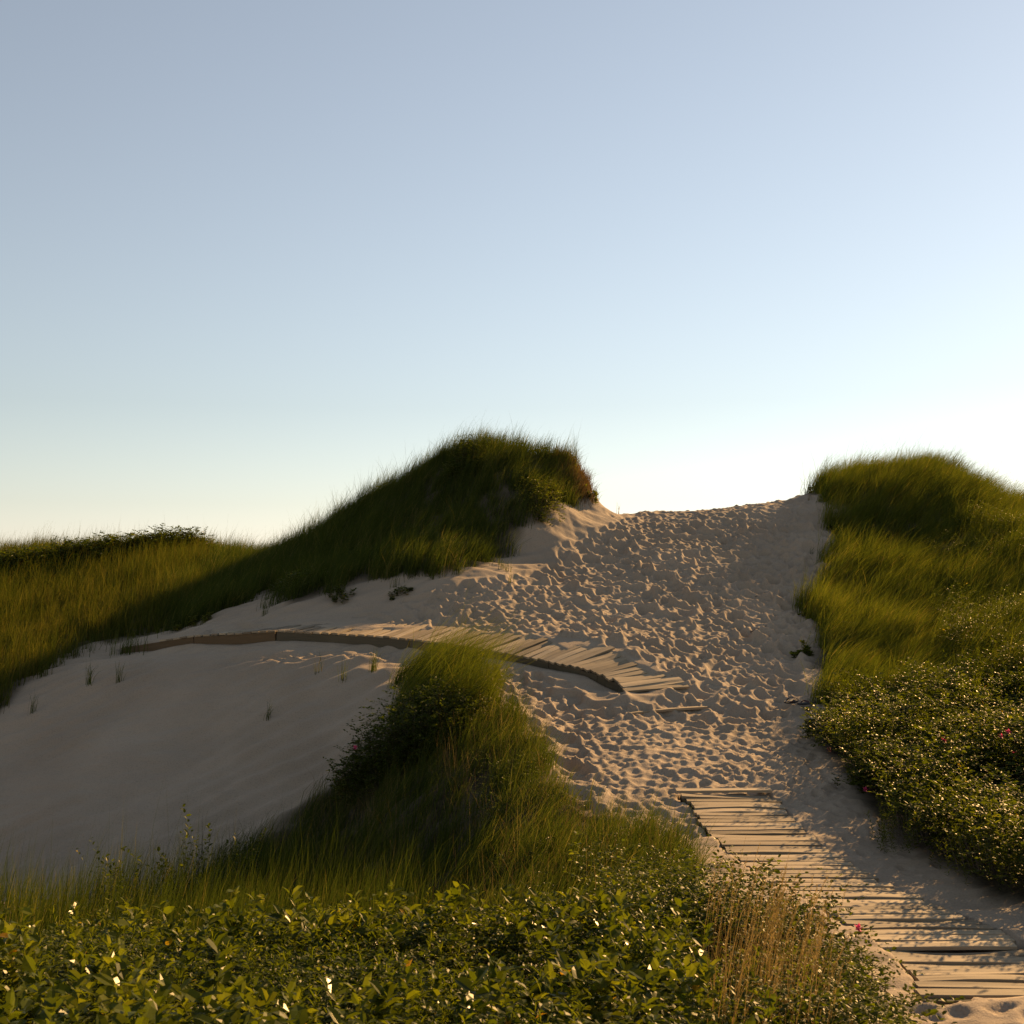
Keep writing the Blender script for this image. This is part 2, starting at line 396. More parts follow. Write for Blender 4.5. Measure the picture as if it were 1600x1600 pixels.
# weathered wood
def wood(name, c0, c1):
    m, nt, out = new_mat(name); L = nt.links
    b = N(nt, 'ShaderNodeBsdfPrincipled', Roughness=.8); b.inputs['Specular IOR Level'].default_value = .25
    at = N(nt, 'ShaderNodeAttribute', attribute_name='rnd'); uv = N(nt, 'ShaderNodeAttribute', attribute_name='grain')
    n = N(nt, 'ShaderNodeTexNoise', Scale=1., Detail=5.); L.new(uv.outputs['Vector'], n.inputs['Vector'])
    a = N(nt, 'ShaderNodeMath', operation='MULTIPLY_ADD'); a.inputs[1].default_value = .6; L.new(n.outputs['Fac'], a.inputs[0])
    s = N(nt, 'ShaderNodeMath', operation='MULTIPLY'); s.inputs[1].default_value = .4; L.new(at.outputs['Fac'], s.inputs[0]); L.new(s.outputs[0], a.inputs[2])
    r = ramp(nt, [(.2, c0), (.55, tuple((p + q) / 2 for p, q in zip(c0, c1))), (.8, c1)]); L.new(a.outputs[0], r.inputs['Fac'])
    L.new(r.outputs[0], b.inputs['Base Color'])
    bp = N(nt, 'ShaderNodeBump', Strength=.6, Distance=.006); L.new(n.outputs['Fac'], bp.inputs['Height']); L.new(bp.outputs[0], b.inputs['Normal'])
    L.new(b.outputs[0], out.inputs['Surface']); return m
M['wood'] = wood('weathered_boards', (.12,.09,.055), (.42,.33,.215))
M['wood_dark'] = wood('dark_edge_boards', (.055,.045,.028), (.13,.105,.065))  # darker tone for side boards, stringers and end board
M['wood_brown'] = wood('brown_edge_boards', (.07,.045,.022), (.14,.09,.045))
m, nt, out = new_mat('black_rubber'); b = N(nt, 'ShaderNodeBsdfPrincipled', Roughness=.55); b.inputs['Base Color'].default_value = (.012,.011,.013,1)
no = N(nt, 'ShaderNodeTexNoise', Scale=60.); bp = N(nt, 'ShaderNodeBump', Strength=.3, Distance=.002); nt.links.new(no.outputs['Fac'], bp.inputs['Height']); nt.links.new(bp.outputs[0], b.inputs['Normal'])
nt.links.new(b.outputs[0], out.inputs['Surface']); M['rubber'] = m
m, nt, out = new_mat('dark_red_strap'); b = N(nt, 'ShaderNodeBsdfPrincipled', Roughness=.6)
no = N(nt, 'ShaderNodeTexNoise', Scale=40.); r = ramp(nt, [(.3, (.03,.008,.01)), (.7, (.06,.014,.018))]); nt.links.new(no.outputs['Fac'], r.inputs['Fac']); nt.links.new(r.outputs[0], b.inputs['Base Color'])
nt.links.new(b.outputs[0], out.inputs['Surface']); M['strap'] = m

# ------------------------------------------------------------------ ground
ny, nx = GX.shape
V = np.stack([GX, GY, GZ], -1).reshape(-1, 3)
idx = np.arange(ny * nx).reshape(ny, nx)
Q = np.stack([idx[:-1, :-1], idx[:-1, 1:], idx[1:, 1:], idx[1:, :-1]], -1).reshape(-1, 4)
g = link(D.objects.new('ground', np_mesh('ground', V, [Q], [M['sand']], smooth=True)))
tag(g, kind='structure')

# ------------------------------------------------------------------ boards
class Boards:
    def __init__(s): s.V = []; s.F = []; s.R = []; s.G = []; s.n = 0
    def board(s, a, b, width_vec, th, rnd, warp=.006):
        """a->b long axis (top centre line), width_vec = full width, th thickness downwards"""
        a = np.array(a, float); b = np.array(b, float); w = np.array(width_vec, float)
        ln = b - a; L = np.linalg.norm(ln); up = np.cross(ln, w); up /= np.linalg.norm(up)
        if up[2] < 0: up = -up
        k = 7; sag = rng.normal(0, warp * 1.6); cup = rng.normal(0, .003)
        off = rng.uniform(0, 50); base = s.n
        prof = [(-.5, -.004), (-.46, 0), (0, cup), (.46, 0), (.5, -.004), (.5, -th), (-.5, -th)]
        for i in range(k):
            t = i / (k - 1)
            jw = 1 + rng.normal(0, .008)
            c = a + ln * t + up * (sag * math.sin(math.pi * t) + rng.normal(0, .0012))
            for (q, h) in prof:
                s.V.append(c + w * q * jw + up * h); s.R.append(rnd); s.G.append((t * L * 2.2 + off, q * np.linalg.norm(w) * 55 + off, h * 50))
        m = len(prof)
        for i in range(k - 1):
            for j in range(m):
                s.F.append((base + i*m + j, base + i*m + (j+1) % m, base + (i+1)*m + (j+1) % m, base + (i+1)*m + j))
        s.caps = getattr(s, 'caps', [])
        s.caps.append([base + j for j in range(m)][::-1]); s.caps.append([base + (k-1)*m + j for j in range(m)])
        s.n += k * m
    def build(s, name, mat, parent):
        V = np.array(s.V)
        me = D.meshes.new(name)
        me.from_pydata([tuple(v) for v in V], [], [tuple(f) for f in s.F] + [tuple(c) for c in s.caps])
        me.materials.append(mat)
        at = me.attributes.new('rnd', 'FLOAT', 'POINT'); at.data.foreach_set('value', np.array(s.R, np.float32))
        at = me.attributes.new('grain', 'FLOAT_VECTOR', 'POINT'); at.data.foreach_set('vector', np.array(s.G, np.float32).ravel())
        import bmesh
        bm = bmesh.new(); bm.from_mesh(me); bmesh.ops.recalc_face_normals(bm, faces=bm.faces); bm.to_mesh(me); bm.free()
        o = D.objects.new(name, me); link(o, parent); return o
def local(o_parent, pts): return np.asarray(pts) - np.array(o_parent.location)

lo = LL[6] * .5 + LR[6] * .5
bwL = empty('boardwalk', tuple(lo), 'lower boardwalk of weathered boards running from the bottom right corner to the trampled sand', 'boardwalk')
seglen = np.linalg.norm(np.diff((LL + LR) / 2, axis=0), axis=1); cum = np.concatenate([[0], np.cumsum(seglen)])
pitch = .150; npl = int(cum[-1] / pitch)
sections = [(0, .17), (.17, .40), (.40, .62), (.62, .82), (.82, 1.01)]
def cinterp(A, c, s): return np.array([np.interp(s, c, A[:, k]) for k in range(3)])
for lo_, hi_ in sections:
    B = Boards()
    for i in range(npl + 1):
        s_ = (i + .3) * pitch; f_ = s_ / cum[-1]
        if not (lo_ <= f_ < hi_) or s_ > cum[-1]: continue
        a = cinterp(LL, cum, s_); b = cinterp(LR, cum, s_)
        a2 = cinterp(LL, cum, min(s_ + .3, cum[-1])); b2 = cinterp(LR, cum, min(s_ + .3, cum[-1]))
        a1 = cinterp(LL, cum, max(s_ - .3, 0)); b1 = cinterp(LR, cum, max(s_ - .3, 0))
        dirv = ((a2 + b2) - (a1 + b1)); x = b - a; x[2] = 0; xh = x / np.linalg.norm(x)
        dirv = dirv - xh * (dirv @ xh); dirv /= np.linalg.norm(dirv)
        sk = rng.normal(0, .008)
        a = a + xh * rng.normal(0, .018) + dirv * sk; b = b + xh * rng.normal(0, .03) - dirv * sk
        a[2] += rng.normal(0, .007); b[2] += rng.normal(0, .007)
        wd = .125 + rng.normal(0, .007)
        if i == 0: a[2] += .06; b[2] += .05
        if i == 1: a[2] += .03; b[2] += .0
        B.board(local(bwL, a), local(bwL, b), dirv * wd, .032, rng.random())
    B.build('deck_panel', M['wood'], bwL)
for fr in (.06, .94):
    B = Boards()
    A = LL * (1 - fr) + LR * fr
    for i in range(0, len(A) - 1):
        d = A[i+1] - A[i]; w_ = np.cross(d, [0, 0, 1]); w_ /= np.linalg.norm(w_)
        B.board(local(bwL, A[i] - [0,0,.042]), local(bwL, A[i+1] - [0,0,.042]), w_ * .07, .10, rng.random(), 0)
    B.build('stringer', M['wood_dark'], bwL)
B = Boards()
d = (LR[-1] - LL[-1]); y_ = np.array([0, -.035, 0])
B.board(local(bwL, LL[-1] + y_ + [0.02,0,-.01]), local(bwL, LR[-1] + y_ + [0,0,-.01]), (0, .03, 0), .14, .2, 0)
B.build('end_board', M['wood_dark'], bwL)

# upper boardwalk
lo = NEAR[4]
bwU = empty('boardwalk', tuple(lo), 'upper boardwalk with brown side boards, fanning round a bend before the left dune', 'boardwalk')
B1 = Boards(); B2 = Boards(); B3 = Boards()
def tl_for(step_fn):
    ts = [.6]; 
    while ts[-1] < 8.95:
        t = ts[-1]; n0, _ = rail(t); n1, _ = rail(min(t + .02, 9))
        f0 = rail(t)[1]; f1 = rail(min(t + .02, 9))[1]
        v = max(np.linalg.norm(n1 - n0), np.linalg.norm(f1 - f0)) / .02
        ts.append(t + step_fn(t) / v)
    return ts
ts = tl_for(lambda t: .20 if t < 5.6 else .155)
for i, t in enumerate(ts):
    if t > 8.97: break
    n_, f_ = rail(t); n2, f2 = rail(min(t + .05, 9)); n1, f1 = rail(t - .05)
    x = f_ - n_; xh = x / np.linalg.norm(x)
    dv = (n2 + f2) - (n1 + f1); dv = dv - xh * (dv @ xh); dv /= np.linalg.norm(dv)
    wd = .15 if t < 5.6 else .135
    n_ = n_ - xh * (.03 if t < 5.6 else rng.uniform(-.01, .06)); f_ = f_ + xh * rng.normal(0, .03)
    n_[2] += .012 + rng.normal(0, .005); f_[2] += .012 + rng.normal(0, .008)
    if t < 2: f_[2] -= .10 * (2 - t)      # the far ends vanish under the sand
    if t > 5.6:
        n_ = n_ + dv * rng.normal(0, .012); f_[2] += rng.uniform(-.02, .03)
    Bx = B1 if t < 4 else (B2 if t < 6.2 else B3)
    Bx.board(local(bwU, n_), local(bwU, f_), dv * wd, .035, rng.random())
for B in (B1, B2, B3): B.build('deck_panel', M['wood'], bwU)
def fascia(t0, t1, mat, h, lean=.0, n=4, jag=0.):
    B = Boards(); tt_ = np.linspace(t0, t1, n)
    for i in range(n - 1):
        a, fa = rail(tt_[i]); b, fb = rail(tt_[i+1])
        q = (fa - a); q = q / np.linalg.norm(q[:2])
        off = q * .0; dz = np.array([0, 0, -.028 + rng.normal(0, jag)])
        w_ = q.copy(); w_[2] = 0
        B.board(local(bwU, a + off + dz), local(bwU, b + off + dz), w_ * .035, h, .3 + .4 * rng.random(), 0)
    return B.build('side_board', mat, bwU)
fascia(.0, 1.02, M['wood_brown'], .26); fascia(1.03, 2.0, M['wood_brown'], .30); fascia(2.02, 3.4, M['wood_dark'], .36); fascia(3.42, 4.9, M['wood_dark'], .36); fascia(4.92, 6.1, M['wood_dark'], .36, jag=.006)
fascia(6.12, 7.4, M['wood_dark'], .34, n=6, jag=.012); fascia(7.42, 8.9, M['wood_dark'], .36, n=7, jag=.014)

# loose half-buried board
a = hit(985, 1109); b = hit(1105, 1098)
pa = np.array([a[0], a[1], gz(*a) + .06]); pb = np.array([b[0], b[1], gz(*b) + .075])
lb = empty('loose_board', tuple(pa), 'loose grey board half buried in sand just below the end of the upper boardwalk', 'board')
B = Boards(); B.board((0,0,0), pb - pa, (.02, .15, .0), .04, .6); B.build('plank', M['wood'], lb)

# ------------------------------------------------------------------ grass
def blades(root, h, lean, width, yaw, rnd, stiff=1.8, nseg=4):
    """root (N,3), h (N,), lean (N,2) horizontal tip offset, returns V,F3,F4,R"""
    Nn = len(root)
    t = np.linspace(0, 1, nseg)[None, :]
    bend = np.hypot(lean[:, 0], lean[:, 1])[:, None]
    hh = h[:, None]
    # keep the blade's length: the more it bends, the lower its tip
    zc = hh * (t - .35 * np.clip(bend / hh, 0, 1.5) * t ** 3)
    pos = np.empty((Nn, nseg, 3))
    pos[..., 0] = root[:, 0:1] + lean[:, 0:1] * t ** stiff
    pos[..., 1] = root[:, 1:2] + lean[:, 1:2] * t ** stiff
    pos[..., 2] = root[:, 2:3] + zc
    wv = np.stack([np.cos(yaw), np.sin(yaw), np.zeros(Nn)], -1)[:, None, :]
    wt = (1 - .75 * t ** 1.5)[..., None] * width[:, None, None] * .5
    Lf = pos - wv * wt; Rt = pos + wv * wt
    V = np.concatenate([Lf[:, :-1], Rt[:, :-1], pos[:, -1:]], 1)   # (N, 2(nseg-1)+1, 3)
    k = nseg - 1; per = 2 * k + 1
    off = (np.arange(Nn) * per)[:, None, None]
    q = np.array([[i, k + i, k + i + 1, i + 1] for i in range(k - 1)])[None] + off
    tri = np.array([[k - 1, 2 * k - 1, 2 * k]])[None] + off
    R = np.repeat(rnd, per)
    return V.reshape(-1, 3), tri.reshape(-1, 3), q.reshape(-1, 4), R
def scatter(poly, dens, jitter_poly=.0):
    poly = np.array(poly); x0, y0 = poly.min(0); x1, y1 = poly.max(0)
    n = int((x1 - x0) * (y1 - y0) * dens)
    x = rng.uniform(x0, x1, n); y = rng.uniform(y0, y1, n)
    jx = .45 * fbm(x * 1.3, y * 1.3, 61, 2); jy = .45 * fbm(x * 1.3, y * 1.3, 71, 2)
    k = in_poly(x + jx * jitter_poly, y + jy * jitter_poly, poly)
    return x[k], y[k]
def grass_field(name, poly, clumps, per, h, mat, wind=(.25, -.05), width=.008, spread=.10, patch=.0, mesh_only=False, xy=None, splay=.36, lean_h=1.0, hvar=.35, jp=1.0, rbias=0.):
    if xy is None: x, y = scatter(poly, clumps, jp)
    else: x, y = xy
    n = len(x)
    pn = fbm(x * .45, y * .45, 81, 2)
    hc = h * (1 + hvar * 1.4 * pn + rng.normal(0, .20, n)).clip(.35, 1.9)
    wx = wind[0] * (1 + .9 * fbm(x * .7, y * .7, 91, 2)); wy = wind[1] + .12 * fbm(x * .7 + 9, y * .7, 92, 2)
    cr = rng.normal(0, .11, n) + .25 * fbm(x * .6, y * .6, 93, 2) + .45 + rbias
    X = np.repeat(x, per) + rng.normal(0, spread, n * per); Y = np.repeat(y, per) + rng.normal(0, spread, n * per)
    Z = gz(X, Y) - .02
    H = np.repeat(hc, per) * rng.uniform(.45, 1.12, n * per)
    tall = rng.random(n * per) < .09; H = np.where(tall, H * rng.uniform(1.15, 1.65, n * per), H)
    a = rng.uniform(0, 2 * math.pi, n * per); s = np.abs(rng.normal(0, splay, n * per))
    lean = np.stack([(np.repeat(wx, per) * lean_h + s * np.cos(a)) * H, (np.repeat(wy, per) + s * np.sin(a)) * H], -1)
    wd = width * rng.uniform(.6, 1.3, n * per)
    wd = np.where(tall, wd * .6, wd)
    yaw = rng.uniform(-.9, .9, n * per)
    rn = (np.repeat(cr, per) + rng.normal(0, .19, n * per)).clip(0, 1)
    rn = np.where(rng.random(n * per) < .09, 1.05, rn)
    V, T, Q, R = blades(np.stack([X, Y, Z], -1), H, lean, wd, yaw, rn)
    me = np_mesh(name, V, [T, Q], [mat], R)
    if mesh_only: return me
    o = link(D.objects.new(name, me))
    return tag(o, kind='stuff')

DUNE_R = hp([(1296,775),(1314,800),(1300,840),(1314,875),(1284,915),(1258,955),(1284,1000),(1262,1035),(1292,1072),(1292,1110)]) + [(9,19.0),(13,18.0),(17,20),(17,38),(13,40),(8.6,34.5)]
grass_field('beach_grass', DUNE_R, 16, 58, .80, M['lush'], jp=1.9, wind=(.46, -.10), width=.009, spread=.10)
DUNE_L = hp([(900,742),(905,775),(858,800),(815,835),(800,862),(745,885),(700,892),(655,898),(600,903),(540,915),(505,930),(450,948),(405,925),(370,950),(300,980),(250,990),(262,940),(330,880)]) + [(-9,35),(-6,34.8),(-3,34),(-.5,34.5),(1.6,33.3)]
grass_field('beach_grass', DUNE_L, 16, 52, .70, M['grass'], wind=(.34, -.04), width=.009, spread=.10, rbias=-.05)
MEADOW = hp([(335,878),(300,935),(255,985),(200,1003),(120,1015),(60,1050),(20,1095),(-20,1130),(-160,1150)]) + [(-18,24),(-19,43),(-9,43),(-7.5,37)]
grass_field('meadow_grass', MEADOW, 20, 22, .72, M['meadow'], wind=(.16, -.03), width=.011, spread=.12, rbias=.05)
TONG = hp([(690,1072),(770,1092),(800,1130),(850,1180),(860,1215),(960,1290),(1060,1335)]) + [(1.9,11.8),(1.6,10.5),(-1,11.3),(-4,14.6)] + hp([(330,1352),(400,1312),(470,1258),(545,1212),(620,1150),(640,1105)])
grass_field('beach_grass', TONG, 28, 30, .55, M['grass'], wind=(.34, -.10), width=.007, spread=.09, rbias=-.02)
grass_field('dry_grass', TONG, 7, 9, .62, M['grass_dry'], wind=(-.05, -.05), width=.004, spread=.10, splay=.35, rbias=-.1)
# taller wind-combed grass crowning the tongue
TOP = hp([(600,1062),(640,1045),(720,1060),(765,1080),(760,1130),(700,1150),(640,1120)])
grass_field('beach_grass', TOP, 22, 38, 1.12, M['lush'], wind=(.70, -.12), width=.007, spread=.07, jp=.8, splay=.34, rbias=.08, hvar=.6)
for pl_, mt_, h_, w_ in ((DUNE_R, 'lush', .5, .3), (DUNE_L, 'grass', .45, .2), (MEADOW, 'grass', .5, .15), (TONG, 'grass', .4, .25)):
    grass_field('stray_grass', pl_, 5, 14, h_, M[mt_], wind=(w_, 0), width=.008, spread=.05, splay=.35, jp=3.2)
# tall grass in the left hollow; its shade is put into a darker tint
HOL = [(-9.5,12.6),(-9.5,15.9),(-7,16.2),(-4.8,16.0),(-3.0,15.6),(-1.0,13.6),(-1.0,11.8),(-5,11.8)]
grass_field('tall_grass', HOL, 34, 16, .88, M['grass'], wind=(.14, -.02), width=.006, spread=.10, splay=.2, rbias=-.22)

# dry seed-head grass in the right foreground
DRY = hp([(1160,1470),(1240,1400),(1310,1450),(1370,1560),(1380,1640),(1180,1640),(1120,1560)], 5.0)
DRYW = [(1.2,8.0),(1.7,8.1),(1.8,7.2),(1.65,6.3),(1.5,5.4),(1.0,5.0),(1.0,6.6)]
grass_field('dry_grass', DRYW, 26, 12, .66, M['grass_dry'], wind=(.14, .0), width=.0035, spread=.06, splay=.16)
def seed_heads(poly, n, h):
    x, y = scatter(poly, n, .3); m_ = len(x)
    z = gz(x, y)
    H = h * rng.uniform(.8, 1.25, m_)
    lx = .16 * H + rng.normal(0, .05, m_); ly = rng.normal(0, .05, m_)
    V1, T1, Q1, R1 = blades(np.stack([x, y, z], -1), H, np.stack([lx, ly], -1), np.full(m_, .0035), rng.uniform(-.5, .5, m_), rng.uniform(.3, .9, m_))
    k = 26
    t = np.tile(np.linspace(.74, 1, k), m_); rep = lambda a: np.repeat(a, k)
    ben = rep(np.hypot(lx, ly)); Hh = rep(H)
    px = rep(x) + rep(lx) * t ** 1.8; py = rep(y) + rep(ly) * t ** 1.8; pz = rep(z) + Hh * (t - .35 * np.clip(ben / Hh, 0, 1.5) * t ** 3)
    a = rng.uniform(0, 6.28, m_ * k)
    V2, T2, Q2, R2 = blades(np.stack([px, py, pz], -1), np.full(m_ * k, .018), np.stack([.012 * np.cos(a), .012 * np.sin(a)], -1), np.full(m_ * k, .005), a, rng.uniform(.4, 1, m_ * k), nseg=3)
    off = len(V1)
    me = np_mesh('seed_grass', np.r_[V1, V2], [np.r_[T1, T2 + off], Q1, Q2 + off], [M['grass_dry']], np.r_[R1, R2])
    return tag(link(D.objects.new('seed_grass', me)), kind='stuff')
seed_heads(DRYW, 60, .82)
seed_heads([(1.5,8.7),(1.95,8.6),(1.95,8.0),(1.5,8.0)], 30, .85)

# ------------------------------------------------------------------ leaves
LT = np.array([(0,0,0),(.28,-.30,.06),(.28,0,-.02),(.28,.30,.06),(.68,-.27,.03),(.68,0,-.05),(.68,.27,.03),(1,0,-.16)])
LF3 = np.array([(0,1,2),(0,2,3),(4,7,5),(5,7,6)]); LF4 = np.array([(1,4,5,2),(2,5,6,3)])
def leaves(pos, dirv, length, width, roll, rnd, curl=1.):
    n = len(pos)
    d = dirv / np.linalg.norm(dirv, axis=1, keepdims=True)
    up = np.array([0, 0, 1.])[None].repeat(n, 0)
    s = np.cross(up, d); s /= (np.linalg.norm(s, axis=1, keepdims=True) + 1e-6)
    u = np.cross(d, s)
    c, si = np.cos(roll)[:, None], np.sin(roll)[:, None]
    s2 = s * c + u * si; u2 = -s * si + u * c
    T = LT[None].repeat(n, 0)
    V = pos[:, None] + d[:, None] * (T[..., 0:1] * length[:, None, None]) + s2[:, None] * (T[..., 1:2] * width[:, None, None]) + u2[:, None] * (T[..., 2:3] * length[:, None, None] * curl)
    off = (np.arange(n) * 8)[:, None, None]
    return V.reshape(-1, 3), (LF3[None] + off).reshape(-1, 3), (LF4[None] + off).reshape(-1, 4), np.repeat(rnd, 8)
def shoot_proto(kind, r):
    """leaf list of one shoot of unit height: pos, dir, length, width, roll"""
    P_, Dv, Ln, Wd = [], [], [], []
    tilt = r.normal(0, .22, 2)
    def stem(t): return np.array([tilt[0] * t * t, tilt[1] * t * t, t])
    if kind == 'bay':        # big smooth leaves spiralling towards the tip
        n = 20
        for i in range(n):
            t = .35 + .65 * (i / n) ** .8; a = i * 2.4 + r.normal(0, .3)
            el = r.uniform(-.35, .5) + .7 * (i / n)
            P_.append(stem(t)); Dv.append((math.cos(a) * math.cos(el), math.sin(a) * math.cos(el), math.sin(el)))
            Ln.append(r.uniform(.75, 1.2)); Wd.append(Ln[-1] * .88)
    elif kind == 'lance':
        n = 26
        for i in range(n):
            t = .2 + .8 * (i / n); a = i * 2.4 + r.normal(0, .3); el = r.uniform(.1, .7) + .5 * (i / n)
            P_.append(stem(t)); Dv.append((math.cos(a) * math.cos(el), math.sin(a) * math.cos(el), math.sin(el)))
            Ln.append(r.uniform(.7, 1.1)); Wd.append(Ln[-1] * .30)
    else:                    # rose: compound leaves
        for i in range(8):
            t = .3 + .7 * (i / 8); a = i * 2.4 + r.normal(0, .4); el = r.uniform(-.1, .7)
            ax = np.array((math.cos(a) * math.cos(el), math.sin(a) * math.cos(el), math.sin(el)))
            sd = np.cross(ax, (0, 0, 1)); sd /= np.linalg.norm(sd)
            for k in range(3):
                for sg in (-1, 1):
                    P_.append(stem(t) + ax * (.09 + .07 * k)); Dv.append(ax * .5 + sd * sg + np.array([0, 0, r.uniform(-.2, .3)])); Ln.append(r.uniform(.8, 1.1)); Wd.append(Ln[-1] * .95)
            P_.append(stem(t) + ax * .28); Dv.append(ax); Ln.append(1.); Wd.append(.95)
    return np.array(P_), np.array(Dv, float), np.array(Ln), np.array(Wd)
pr = np.random.default_rng(3)
PROTO = {k: [shoot_proto(k, pr) for _ in range(6)] for k in ('bay', 'lance', 'rose')}
def shoots(kind, x, y, z, h, leaf, rbias=None, lean=(0., 0.), r=rng):
    """merge shoots into leaf arrays"""
    out = []; n = len(x)
    which = r.integers(0, 6, n)
    for w_ in range(6):
        k = np.nonzero(which == w_)[0]
        if not len(k): continue
        Pp, Dd, Ll, Ww = PROTO[kind][w_]; m_ = len(Pp)
        a = r.uniform(0, 6.28, len(k)); c, s = np.cos(a)[:, None], np.sin(a)[:, None]
        hk = h[k][:, None]
        px = Pp[None, :, 0] * c - Pp[None, :, 1] * s; py = Pp[None, :, 0] * s + Pp[None, :, 1] * c; pz = Pp[None, :, 2]
        pos = np.stack([x[k][:, None] + (px + lean[0] * pz) * hk, y[k][:, None] + (py + lean[1] * pz) * hk, z[k][:, None] + pz * hk], -1).reshape(-1, 3)
        dx = Dd[None, :, 0] * c - Dd[None, :, 1] * s; dy = Dd[None, :, 0] * s + Dd[None, :, 1] * c
        dv = np.stack([dx, dy, np.broadcast_to(Dd[None, :, 2], dx.shape)], -1).reshape(-1, 3) + r.normal(0, .15, (len(k) * m_, 3))
        sc = (leaf * r.uniform(.75, 1.2, len(k)))[:, None]
        ln = (Ll[None] * sc).ravel(); wd = (Ww[None] * sc).ravel()
        rb = .45 if rbias is None else rbias[k][:, None]
        rn = (rb + r.normal(0, .06, (len(k), 1)) + r.normal(0, .15, (len(k), m_))).clip(0, 1.1).ravel()
        rn = np.where(r.random(len(rn)) < .004, 1.2, rn)
        out.append(leaves(pos, dv, ln, wd, r.normal(0, .45, len(ln)), rn, 1.))
    V = []; T = []; Q = []; R = []; off = 0
    for v, t, q, rr in out:
        V.append(v); T.append(t + off); Q.append(q + off); R.append(rr); off += len(v)
    return np.concatenate(V), np.concatenate(T), np.concatenate(Q), np.concatenate(R)
def stems_mesh(name, x, y, z, h, rad=.004):
    """branches that all leave one root crown at the origin"""
    V_ = [(0, 0, 0)]; F_ = []
    for X, Y, Z, H in zip(x, y, z, h):
        b0 = len(V_); tip = np.array([X, Y, Z + H * .85]) + rng.normal(0, .02, 3); mid = np.array([X * .8, Y * .8, Z * .9 + H * .3]) + rng.normal(0, .015, 3)
        for p, r_ in ((mid, rad), (tip, rad * .4)):
            for k in range(3): V_.append((p[0] + r_ * math.cos(k * 2.09), p[1] + r_ * math.sin(k * 2.09), p[2]))
        for k in range(3):
            k2 = (k + 1) % 3; F_.append((0, b0 + k, b0 + k2)); F_.append((b0 + k, b0 + 3 + k, b0 + 3 + k2)); F_.append((b0 + k, b0 + 3 + k2, b0 + k2))
    return np_mesh(name, np.array(V_), [np.array(F_)], [M['twig']])
def thicket(name, poly, dens, kind, h, leaf, mat, jp=.6, patch=1.2, thr=-9, hv=.5, seed=101, tag_it=True):
    x, y = scatter(poly, dens, jp)
    pn = fbm(x * patch, y * patch, seed, 2)
    k = pn > thr; x, y, pn = x[k], y[k], pn[k]
    z = gz(x, y) - .02
    hh = h * (1 + hv * pn + rng.normal(0, .12, len(x))).clip(.4, 1.7)
    V_, T_, Q_, R_ = shoots(kind, x, y, z, hh, leaf, .42 + .25 * pn)
    o = link(D.objects.new(name, np_mesh(name, V_, [T_, Q_], [mat], R_)))
    if tag_it: tag(o, kind='stuff')
    return o

# foreground thicket: a mixed low cover right below the viewer
FG = [(-5.2,9.6),(-3,9.9),(-1,9.6),(.3,9.3),(1.3,9.2),(1.85,8.9),(1.95,8.0),(2.1,7.2),(2.05,6.2),(2.0,4.2),(2.0,2.6),(-1.5,2.2),(-2.8,3),(-4.2,6)]
thicket('rose_thicket', [(1.2,8.4),(1.72,8.4),(2.0,7.6),(2.08,7.0),(2.0,6.2),(1.85,5),(1.5,5),(1.6,6.5),(1.4,7.6)], 110, 'rose', .50, .034, M['rose'], hv=.5, seed=331, patch=1.8)
FG2 = [(.5,9.2),(1.3,9.2),(2.0,9.0),(2.1,8.5),(1.9,8.0),(1.1,8.1),(.6,8.5)]
thicket('rose_thicket', FG2, 80, 'rose', .72, .040, M['rose'], hv=.5, seed=301, patch=1.6)
thicket('rose_thicket', FG, 80, 'rose', .36, .038, M['rose'], hv=1.3, seed=111, patch=1.5, thr=-.30)
thicket('low_shrub_cover', [(-5.2,9.6),(-3,9.9),(-1,9.6),(.4,9.3),(1.2,8.2),(1.3,6.5),(1.4,5.0),(1.6,2.6),(-1.5,2.2),(-2.8,3),(-4.2,6)], 34, 'lance', .42, .062, M['bay'], hv=1.1, seed=111, thr=-.12, patch=1.5)
FGB = [(-5.2,9.6),(-3,9.9),(-1,9.6),(.2,9.2),(.9,8.0),(1.0,6.5),(1.0,5.0),(1.1,2.6),(-1.5,2.2),(-2.8,3),(-4.2,6)]
thicket('leafy_ground_cover', FGB, 34, 'bay', .48, .084, M['bay'], hv=.8, seed=171, thr=-.02, patch=1.3)
# right bank
BANK = hp([(1300,1108),(1284,1140),(1295,1185),(1335,1232),(1355,1275),(1398,1312),(1478,1362),(1600,1432)]) + [(7,9),(10,9),(12,14),(13,18.5),(9,19.3)]
thicket('rose_thicket', BANK, 40, 'rose', .64, .056, M['rose'], hv=.9, seed=201, thr=-.36)
thicket('low_shrub_cover', BANK, 24, 'lance', .62, .062, M['bay'], hv=.9, seed=231, thr=-.02)
# leafy plants scattered through the grass of the right dune
DR2 = hp([(1430,790),(1460,900),(1480,1000),(1460,1090)]) + [(8.5,18.6),(13,18),(14,24),(13.5,31),(11,31)]
thicket('leafy_plants', DR2, 24, 'rose', .66, .045, M['rose'], hv=.5, seed=251, thr=-.02)
# green low plants among the tongue's grass
TG2 = hp([(770,1100),(845,1175),(860,1230),(960,1300),(1040,1340)]) + [(1.5,11.2),(0,11)] + hp([(760,1330),(740,1230),(740,1130)])
thicket('leafy_plants', TG2, 16, 'rose', .36, .03, M['rose'], hv=.6, seed=271, thr=-.1)

